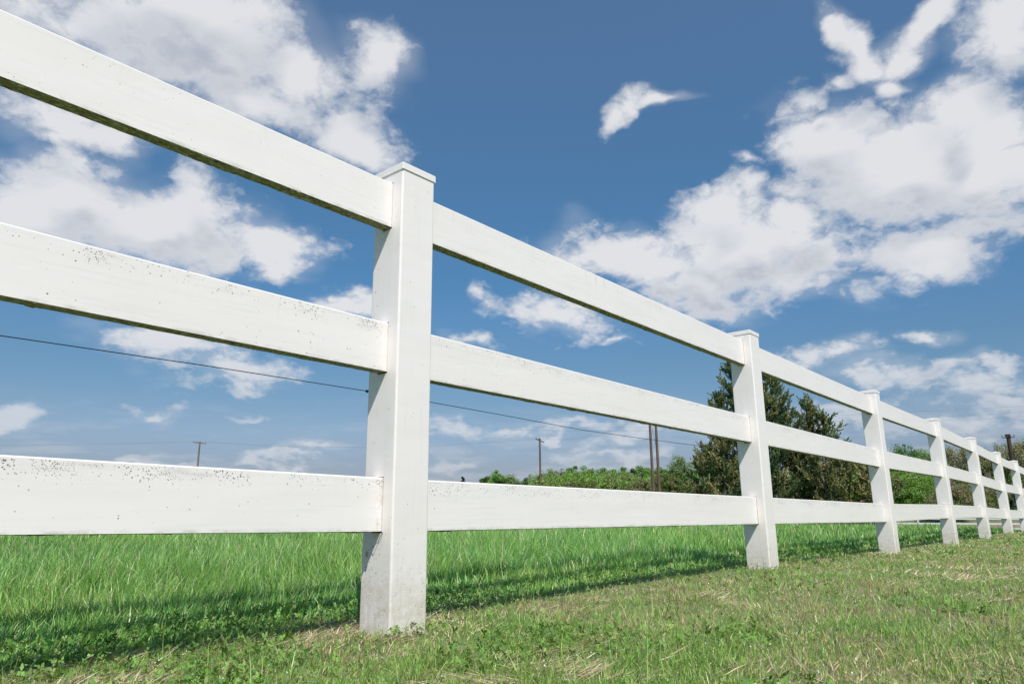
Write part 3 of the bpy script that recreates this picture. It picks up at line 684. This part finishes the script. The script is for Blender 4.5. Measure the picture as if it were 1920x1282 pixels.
def juniper(name, loc, leaders, cols, label, group=None, seed=0, leaf=.052, dens=1.0):
    """red cedar: several leaders, boughs that sweep out and up, foliage in pointed sprays. leader = (dx, dy, top, radius, low)"""
    rng = np.random.default_rng(seed); root = empty(name, loc); tag(root, label, 'conifer', group); segs = []; PP = []; DD = []; CC = []
    for lx, ly, top, R_, low in leaders:
        foot = Vector((lx * .25, ly * .25, -.5)); mid_ = Vector((lx * .8, ly * .8, top * .45)); tip = Vector((lx, ly, top))
        segs.append(([foot, mid_, tip], [.022 * top + .03, .014 * top + .02, .015]))
        nb = int(66 * dens * max(.5, top / 9))
        for k in range(nb):
            t = low + (1 - low) * (k + rng.random()) / nb; p = (foot.lerp(mid_, t / .45) if t < .45 else mid_.lerp(tip, (t - .45) / .55)); az = rng.random() * 6.283
            env = (1 - t) ** .62 * (.55 + .45 * min(1, (t - low + .12) / .25)); L = R_ * env * (rng.uniform(.35, .9) if rng.random() < .72 else rng.uniform(1.0, 1.5)) + .2
            upa = rng.uniform(.35, .8) + .55 * t; d = Vector((math.cos(az) * math.cos(upa * .6), math.sin(az) * math.cos(upa * .6), math.sin(upa * .6)))
            q = p + d * L * .55; d2 = (d + Vector((0, 0, .45))).normalized(); e = q + d2 * L * .5
            segs.append(([p, q, e], [.02 + .012 * L, .014 + .005 * L, .006])); tone = cols[rng.integers(0, len(cols))]; tv_ = rng.uniform(.72, 1.25)
            ns = int(5 + L * 8)
            for s in range(ns):
                f = .12 + .88 * (s + rng.random()) / ns; b = (p.lerp(q, f / .55) if f < .55 else q.lerp(e, (f - .55) / .45)); dd = d if f < .55 else d2
                sd = Vector(rng.normal(size=3)) * .5 + dd * .9 + Vector((0, 0, .6)); sd.normalize(); sl_ = rng.uniform(.3, .85) * (1.0 - .25 * f); m = 36
                u = rng.random(m)[:, None]; pts = np.array(b) + np.array(sd) * u * sl_ + rng.normal(0, 1, (m, 3)) * (.06 * (1.08 - u)) 
                PP.append(pts); DD.append(np.tile(np.array(sd), (m, 1))); CC.append(np.array(tone)[None] * tv_ * rng.uniform(.75, 1.3, (m, 1)))
    P_ = np.concatenate(PP); V, L, S, K = leafquads(P_, leaf * rng.uniform(.6, 1.5, len(P_)), np.concatenate(CC), dirs=np.concatenate(DD), asp=2.0)
    link_mesh('crown', mesh_np('crown', V, L, S, M_NEEDLE, K), root); limbs('trunk', segs, M_BARK, root, 5); return root
def zg(x, y): return float(ground(x, y))

# the red cedars behind the second post
CD = [(.11, .17, .075), (.085, .14, .06), (.155, .205, .09), (.20, .225, .095)]
CB = [(.25, .24, .10), (.20, .21, .085), (.30, .275, .12), (.16, .19, .075)]
def from_cam(az, r): return (-1.23 + r * math.sin(math.radians(az)), -1.48 + r * math.cos(math.radians(az)))
x, y = 40.6, 15.6; z = zg(x, y)
juniper('juniper_tree', (x, y, z), [(-.35, .55, 9.0 - z, 2.1, .05), (.35, -.3, 8.7 - z, 2.2, .05), (1.0, -1.4, 8.0 - z, 2.0, .08), (-.6, 1.5, 6.8 - z, 2.2, .02), (.5, -1.0, 7.2 - z, 2.6, .02)], CD + CB[:1], 'tallest dark juniper with ragged pointed top behind the second fence post', seed=5, dens=1.15)
x, y = 42.9, 12.5; z = zg(x, y)
juniper('juniper_tree', (x, y, z), [(.2, .3, 6.35 - z, 2.0, .04), (.1, -.65, 5.5 - z, 1.8, .04), (-.2, 1.4, 5.6 - z, 1.9, .04)], CD + CB[:2], 'middle juniper with feathered side tips right of the tallest juniper', seed=9, dens=1.15)
x, y = 41.2, 10.0; z = zg(x, y)
juniper('juniper_tree', (x, y, z), [(0, .5, 2.8 - z, 2.1, 0), (.2, -1.0, 2.3 - z, 1.8, 0), (-.3, 1.8, 3.1 - z, 1.8, 0)], CB, 'low spreading brownish juniper at the right end of the juniper clump', seed=12, dens=1.0)
x, y = 38.6, 17.6; z = zg(x, y)
juniper('juniper_tree', (x, y, z), [(0, 0, 3.6 - z, 1.8, 0), (-.3, .3, 3.0 - z, 1.4, 0), (.5, -1.2, 3.7 - z, 1.9, 0)], CD + CB, 'bushy brown green juniper below the left side of the tallest juniper', seed=15, dens=1.0)

TREES = [
    (211.3, 195.8, 11.6, 4.9, 'far_low'),
    (207.1, 185.6, 13.5, 6.4, 'round'),
    (211.4, 180.7, 12.2, 7.3, 'lacy'),
    (207.6, 169.7, 10.1, 5.4, 'far_low'),
    (155.1, 123.2, 8.4, 1.5, 'smallcone'),
    (180.5, 139.5, 12.2, 5.3, 'pale'),
    (181.1, 135.4, 12.5, 4.2, 'bare'),
    (181.5, 129.8, 12.0, 5.8, 'round'),
    (186.5, 128.0, 11.4, 5.9, 'green'),
    (190.3, 125.9, 11.1, 5.6, 'green'),
    (189.0, 120.6, 11.2, 4.8, 'green'),
    (194.2, 119.9, 11.7, 4.6, 'green'),
    (200.8, 120.5, 11.7, 3.2, 'dark'),
    (193.1, 112.0, 12.0, 5.8, 'green'),
    (192.1, 107.6, 10.3, 4.7, 'green'),
    (196.8, 107.4, 11.8, 4.1, 'green'),
    (167.1, 86.7, 12.2, 7.5, 'tallpale'),
    (177.8, 87.6, 11.1, 6.1, 'green'),
    (163.5, 120.5, 8.6, 6.9, 'bright'),
    (163.8, 111.5, 8.0, 7.6, 'bright'),
    (160.6, 126.0, 8.2, 5.3, 'green'),
    (153.5, 108.8, 6.9, 7.2, 'brush'),
    (162.9, 105.6, 7.6, 6.0, 'brush'),
    (169.4, 102.9, 8.1, 6.7, 'bright'),
    (153.7, 90.2, 6.5, 4.9, 'brush'),
    (160.6, 88.1, 7.6, 6.5, 'bush'),
    (148.9, 78.2, 6.3, 4.4, 'bush'),
    (171.2, 78.4, 10.7, 8.7, 'green'),
    (170.0, 53.9, 10.8, 8.2, 'green'),
    (143.4, 38.4, 8.5, 5.7, 'green'),
    (144.2, 35.2, 9.5, 5.7, 'green'),
    (135.1, 30.3, 8.6, 4.3, 'green'),
    (130.9, 26.4, 9.4, 6.0, 'dark'),
    (134.3, 24.3, 8.8, 4.6, 'green'),
    (126.7, 21.4, 7.9, 3.4, 'palebare'),
    (115.3, 27.1, 5.3, 5.1, 'green'),
    (105.1, 26.7, 3.8, 3.4, 'bright'),
    (108.4, 21.4, 3.9, 5.1, 'brightbush'),
    (104.9, 18.6, 2.9, 3.3, 'brightbush'),
    (105.9, 23.3, 3.4, 4.2, 'green'),
    (95.8, 22.6, 2.2, 2.6, 'brush'),
    (109.4, 16.3, 8.1, 3.9, 'tallbare'),
    (105.6, 14.1, 8.1, 3.6, 'tallbare'),
    (109.8, 13.1, 7.7, 3.4, 'tallolive'),
    (108.0, 11.4, 7.9, 3.7, 'tallbare'),
    (112.2, 10.3, 7.8, 3.5, 'tallolive'),
    (110.3, 8.7, 8.1, 3.8, 'tallbare'),
    (110.4, 7.0, 8.2, 4.3, 'tallbare'),
    (122.3, 17.7, 5.9, 5.7, 'green'),
    (125.8, 14.2, 5.8, 5.9, 'green'),
    (128.2, 11.1, 6.0, 6.9, 'green'),
    (123.5, 6.7, 7.0, 5.7, 'green'),
    (118.6, 4.0, 7.7, 5.5, 'tallolive'),
    (97.4, 15.2, 2.7, 3.5, 'brush'),
    (101.8, 12.6, 2.5, 4.8, 'brush'),
    (116.1, 10.8, 3.2, 5.4, 'brush'),
    (211.8, 209.7, 11.8, 0.9, 'smallcone'),
]
GR = [(.19, .34, .075), (.16, .30, .065), (.23, .38, .095), (.18, .32, .085)]
LABELS = {
 'far_low': ('low hazy green tree at the far left end of the treeline', 'far low trees'),
 'round': ('rounded green tree standing above its neighbours in the far treeline', 'rounded treeline trees'),
 'lacy': ('lacy light green tree with sky showing through its crown, left of the lone utility pole', None),
 'smallcone': ('tiny dark cone shaped evergreen on the skyline', 'small far evergreens'),
 'pale': ('pale grey green thinly leafed tree just right of the lone utility pole', None),
 'bare': ('bare grey twiggy tree rising above the left part of the green treeline', None),
 'green': ('bright green leafy tree in the wood beyond the meadow', 'green trees of the wood'),
 'dark': ('darker green leafy tree in the far wood', 'darker wood trees'),
 'tallpale': ('tall pale green tree just left of the dark junipers', None),
 'bright': ('bright fresh green bushy tree low in front of the wood', 'bright bushy trees'),
 'brush': ('brownish thicket bush along the foot of the wood', 'brownish brush'),
 'bush': ('yellow green bush beside the paired poles', 'bushes by the paired poles'),
 'palebare': ('pale grey barely leafed tree between the third and fourth right posts', None),
 'brightbush': ('rounded light green bush seen through the rails right of the junipers', 'light green bushes'),
 'tallbare': ('tall sparsely leafed grey brown tree beyond the right end of the fence', 'tall sparse trees'),
 'tallolive': ('tall olive tree with thin new leaves beyond the right end of the fence', 'tall olive trees'),
}
ORD = ['leftmost', 'second', 'third', 'fourth', 'fifth', 'sixth', 'seventh', 'eighth', 'ninth', 'tenth', 'eleventh', 'twelfth', 'thirteenth']
ZONES = ((51.5, 'between the lone pole and the paired poles'), (60.6, 'between the paired poles and the junipers'), (65.2, 'behind the junipers'), (76.2, 'right of the junipers'))
az_of = lambda t: math.degrees(math.atan2(t[0] + 1.23, t[1] + 1.48))
SHARED = {'green': 'bright green leafy tree', 'brush': 'brownish thicket bush', 'tallbare': 'tall sparse grey brown tree', 'bush': 'yellow green bush', 'brightbush': 'rounded light green bush',
          'bright': 'fresh green low tree', 'tallolive': 'tall thinly leafed olive tree', 'far_low': 'low hazy green tree', 'smallcone': 'tiny dark cone evergreen', 'round': 'rounded green tree', 'dark': 'darker green leafy tree'}
def unique_label(k):
    t = TREES[k]; kd = t[4]
    if kd not in SHARED: return LABELS[kd][0]
    zn = [z for z in ZONES if az_of(t) >= z[0]]; zi_ = len(zn)
    same = sorted((az_of(q), j) for j, q in enumerate(TREES) if q[4] == kd and len([z for z in ZONES if az_of(q) >= z[0]]) == zi_)
    place = zn[-1][1] if zn else 'left of the lone pole'
    if len(same) == 1: return SHARED[kd] + ' ' + place
    i = [j for _, j in same].index(k); return SHARED[kd] + ', ' + ORD[i] + (' ' if i == 0 else ' from the left ') + place
for k, (x, y, zt, wd, kind) in enumerate(TREES):
    z = zg(x, y); H = max(1.6, zt - z); lab, grp_ = unique_label(k), LABELS[kind][1]; sd = 100 + k; px_ = math.hypot(x + 1.23, y + 1.48) / 700
    if kind in ('bare', 'palebare'): bare_tree('bare_tree', (x, y, z), H, wd, [(.2, .22, .12), (.22, .2, .13)], px_ * .8, 260, lab, group=grp_, seed=sd)
    elif kind in ('tallbare', 'tallolive'): bare_tree('sparse_tree', (x, y, z), H, wd * 1.15, [(.32, .33, .16), (.27, .30, .13), (.34, .31, .19)] if kind == 'tallbare' else [(.25, .31, .11), (.21, .28, .09), (.29, .30, .14)], px_ * .75, 2400 if kind == 'tallbare' else 4200, lab, group=grp_, seed=sd)
    elif kind == 'smallcone': juniper('evergreen_tree', (x, y, z), [(0, 0, H, max(wd / 2, 1.3), .05)], [(.06, .075, .03)], lab, grp_, seed=sd, leaf=.4, dens=.25)
    else:
        cols, nc, nl, bt = GR, 60, 60, .08
        if kind in ('pale', 'lacy', 'tallpale'): cols = [(.22, .31, .12), (.19, .29, .10), (.26, .33, .16)]; nc = 34 if kind != 'tallpale' else 60; nl = 42; bt = .2
        if kind == 'dark': cols = [(.08, .18, .045), (.10, .20, .05)]
        if kind in ('bright', 'brightbush'): cols = [(.20, .36, .06), (.17, .32, .055), (.22, .36, .09)]; bt = .0
        if kind == 'brush': cols = [(.22, .23, .10), (.18, .22, .08), (.27, .24, .15)]; bt = 0
        if kind == 'bush': cols = [(.16, .2, .06), (.13, .2, .05), (.2, .2, .09)]; bt = 0
        if kind == 'far_low': cols = [(.08, .16, .05), (.10, .18, .06)]
        nm = 'bush' if 'bush' in kind or kind == 'brush' else 'leafy_tree'
        wd *= 1.35 if kind in ('green', 'far_low', 'bright', 'brush', 'dark', 'brightbush', 'round', 'lacy', 'pale') else 1.0
        broadleaf(nm, (x, y, z), H, wd, cols, px_ * .8, nc + 25, nl * 3, lab, 'bush' if nm == 'bush' else 'tree', grp_, bottom=bt, seed=sd)
# undergrowth that closes the foot of the wood: one mass
V_ = []; rng = np.random.default_rng(77); PP = []; CC = []; SS = []
for az0, az1, r0, r1, hh, n in ((50.5, 74, 185, 240, 8.5, 60000), (74, 92, 122, 150, 5.0, 60000), (92, 100, 120, 150, 5, 15000)):
    az = np.radians(rng.uniform(az0, az1, n)); r = rng.uniform(r0, r1, n); x = -1.23 + r * np.sin(az); y = -1.48 + r * np.cos(az)
    hm = hh * (.45 + .75 * fbm(x, y, 9, 81, 3)); zz = ground(x, y) + rng.random(n) ** .8 * hm; PP.append(np.stack((x, y, zz), 1)); t = fbm(x, y, 14, 83, 2)[:, None]
    pal = np.where(t > .56, np.array([[.25, .27, .13]]), np.where(t > .45, np.array([[.18, .32, .07]]), np.array([[.23, .38, .08]]))); CC.append(pal * rng.uniform(.7, 1.3, (n, 1))); SS.append(r / 700 * 1.0 * rng.uniform(.6, 1.4, n))
J = leafquads(np.concatenate(PP), np.concatenate(SS), np.concatenate(CC))
o = link_mesh('undergrowth', mesh_np('undergrowth', J[0], J[1], J[2], M_LEAF, J[3])); tag(o, 'tangled green and brownish undergrowth filling the foot of the far wood', 'undergrowth', kind='stuff')

# ------------------------------------------------------------------ poles and lines
def pole(name, x, y, top, r0, r1, mat, label, group=None, arm=None, lean=(0, 0)):
    z = zg(x, y) - .3; root = empty(name, (x, y, z)); tag(root, label, 'pole', group); h = top - z
    link_mesh('shaft', pymesh('shaft', *tube([(0, 0, 0), (lean[0] * .5, lean[1] * .5, h * .5), (lean[0], lean[1], h)], [r0, (r0 + r1) / 2, r1], 12), mat, False), root)
    if arm:
        L, ang, tlt, th, drop = arm; R_ = Euler((0, 0, ang)).to_matrix() @ Euler((0, tlt, 0)).to_matrix()
        a = link_mesh('crossarm', bevel_mesh('crossarm', [box(0, 0, 0, L, th, th)], mat, .01, 1), root, (lean[0], lean[1], h - drop)); a.rotation_euler = R_.to_euler()
        for s in (-.46, -.2, .2, .46):
            i_ = link_mesh('insulator', pymesh('insulator', *merge([tube([(0, 0, 0), (0, 0, .09), (0, 0, .1), (0, 0, .2)], [.018, .018, .055, .04], 8)]), M_CERAMIC, True), a, (s * L, 0, th / 2))
    return root
pole('utility_pole', 45.8, 98.0, 9.7, .16, .11, M_POLEG, 'distant utility pole with short crossarm left of the nearest fence post', arm=(1.75, math.radians(-28), math.radians(4), .12, .18))
pole('utility_pole', 73.1, 57.7, 9.25, .17, .115, M_POLE, 'lone reddish utility pole with tilted crossarm above the left end of the treeline', arm=(1.25, math.radians(-50), math.radians(24), .13, .3))
p1 = pole('utility_pole', 63.95, 35.6, 9.9, .17, .12, M_POLE, 'left pole of the closely paired brown poles')
p2 = pole('utility_pole', 64.27, 35.08, 9.9, .17, .12, M_POLE, 'right pole of the closely paired brown poles')
V_, F_ = merge([tube([(63.98, 35.5, 9.0), (64.24, 35.12, 6.0)], .018, 5), tube([(64.25, 35.12, 9.0), (63.98, 35.55, 7.3)], .014, 5)])
o = link_mesh('brace_cable', pymesh('brace_cable', V_, F_, M_LINE)); tag(o, 'crossed stay cables strung between the paired brown poles', 'cable')
p3 = pole('utility_pole', 58.5, 4.35, 4.85, .165, .125, M_POLED, 'thick dark utility pole standing beyond the right end of the fence', arm=(.75, math.radians(-80), 0, .05, .12))
link_mesh('pole_top_box', bevel_mesh('pole_top_box', [box(0, 0, 0, .31, .31, .26)], M_POLED, .03, 1), p3, (0, 0, 4.85 - (zg(58.5, 4.35) - .3) - .02))
def line(pts, sag, rad, label, group):
    L = []
    for a, b in zip(pts[:-1], pts[1:]):
        a, b = Vector(a), Vector(b)
        for k in range(12): t = k / 12; q = a.lerp(b, t); q.z -= sag * 4 * t * (1 - t); L.append(q)
    L.append(Vector(pts[-1])); o = link_mesh('power_line', pymesh('power_line', *tube(L, rad, 4), M_LINE)); tag(o, label, 'power line', group)
for s, (dx, dy) in enumerate(((-.5, .3), (.5, -.3))):
    line([(-20 + dx, 150 + dy, 9.9), (45.8 + dx, 98 + dy, 9.75), (73.1 + dx, 57.7 + dy, 9.2), (64.2 + dx * .4, 35.2 + dy, 9.7)], 1.0, .005, ('rear' if s == 0 else 'front') + ' of the two thin overhead lines joining the distant poles', 'overhead lines past the poles')
for s, zz in enumerate((11.4, 10.7, 10.2)):
    line([(72, 62, zz + .4), (96, 20, zz), (100, -22, zz + .2)], .5, .007, ('uppermost', 'middle', 'lowest')[s] + ' thin overhead line above the right end of the fence', 'overhead lines at the right')

# far white two-rail fence across the field
ff = empty('field_fence', (77.37, 13.43, -1.13)); tag(ff, 'far low white fence glimpsed under the bottom rail at the right', 'fence')
d = (Vector((78.9, 0.5)) - Vector((75.2, 24.0))).normalized(); ln = 2.44; A = Vector((75.2, 24.0)); fp = None; fr_ = None
for k in range(12):
    c_ = A + d * ln * k; zt = -1.05 - .0 * k
    if fp is None: fp = link_mesh('post', bevel_mesh('post', [box(0, 0, -.75, .14, .14, 1.6)], M_WHITEPAINT, .008, 1), ff); q = fp
    else: q = fp.copy(); C.objects.link(q); q.parent = ff
    q.location = Vector((c_.x, c_.y, zt)) - ff.location
    if k < 11:
        for h_ in (0, -.44, -.88):
            if fr_ is None: fr_ = link_mesh('rail', bevel_mesh('rail', [box(0, 0, 0, ln - .14, .05, .15)], M_WHITEPAINT, .006, 1), ff); q = fr_
            else: q = fr_.copy(); C.objects.link(q); q.parent = ff
            m_ = c_ + d * ln / 2; q.location = Vector((m_.x, m_.y, zt - .08 + h_)) - ff.location; q.rotation_euler = (0, 0, math.atan2(d.y, d.x))
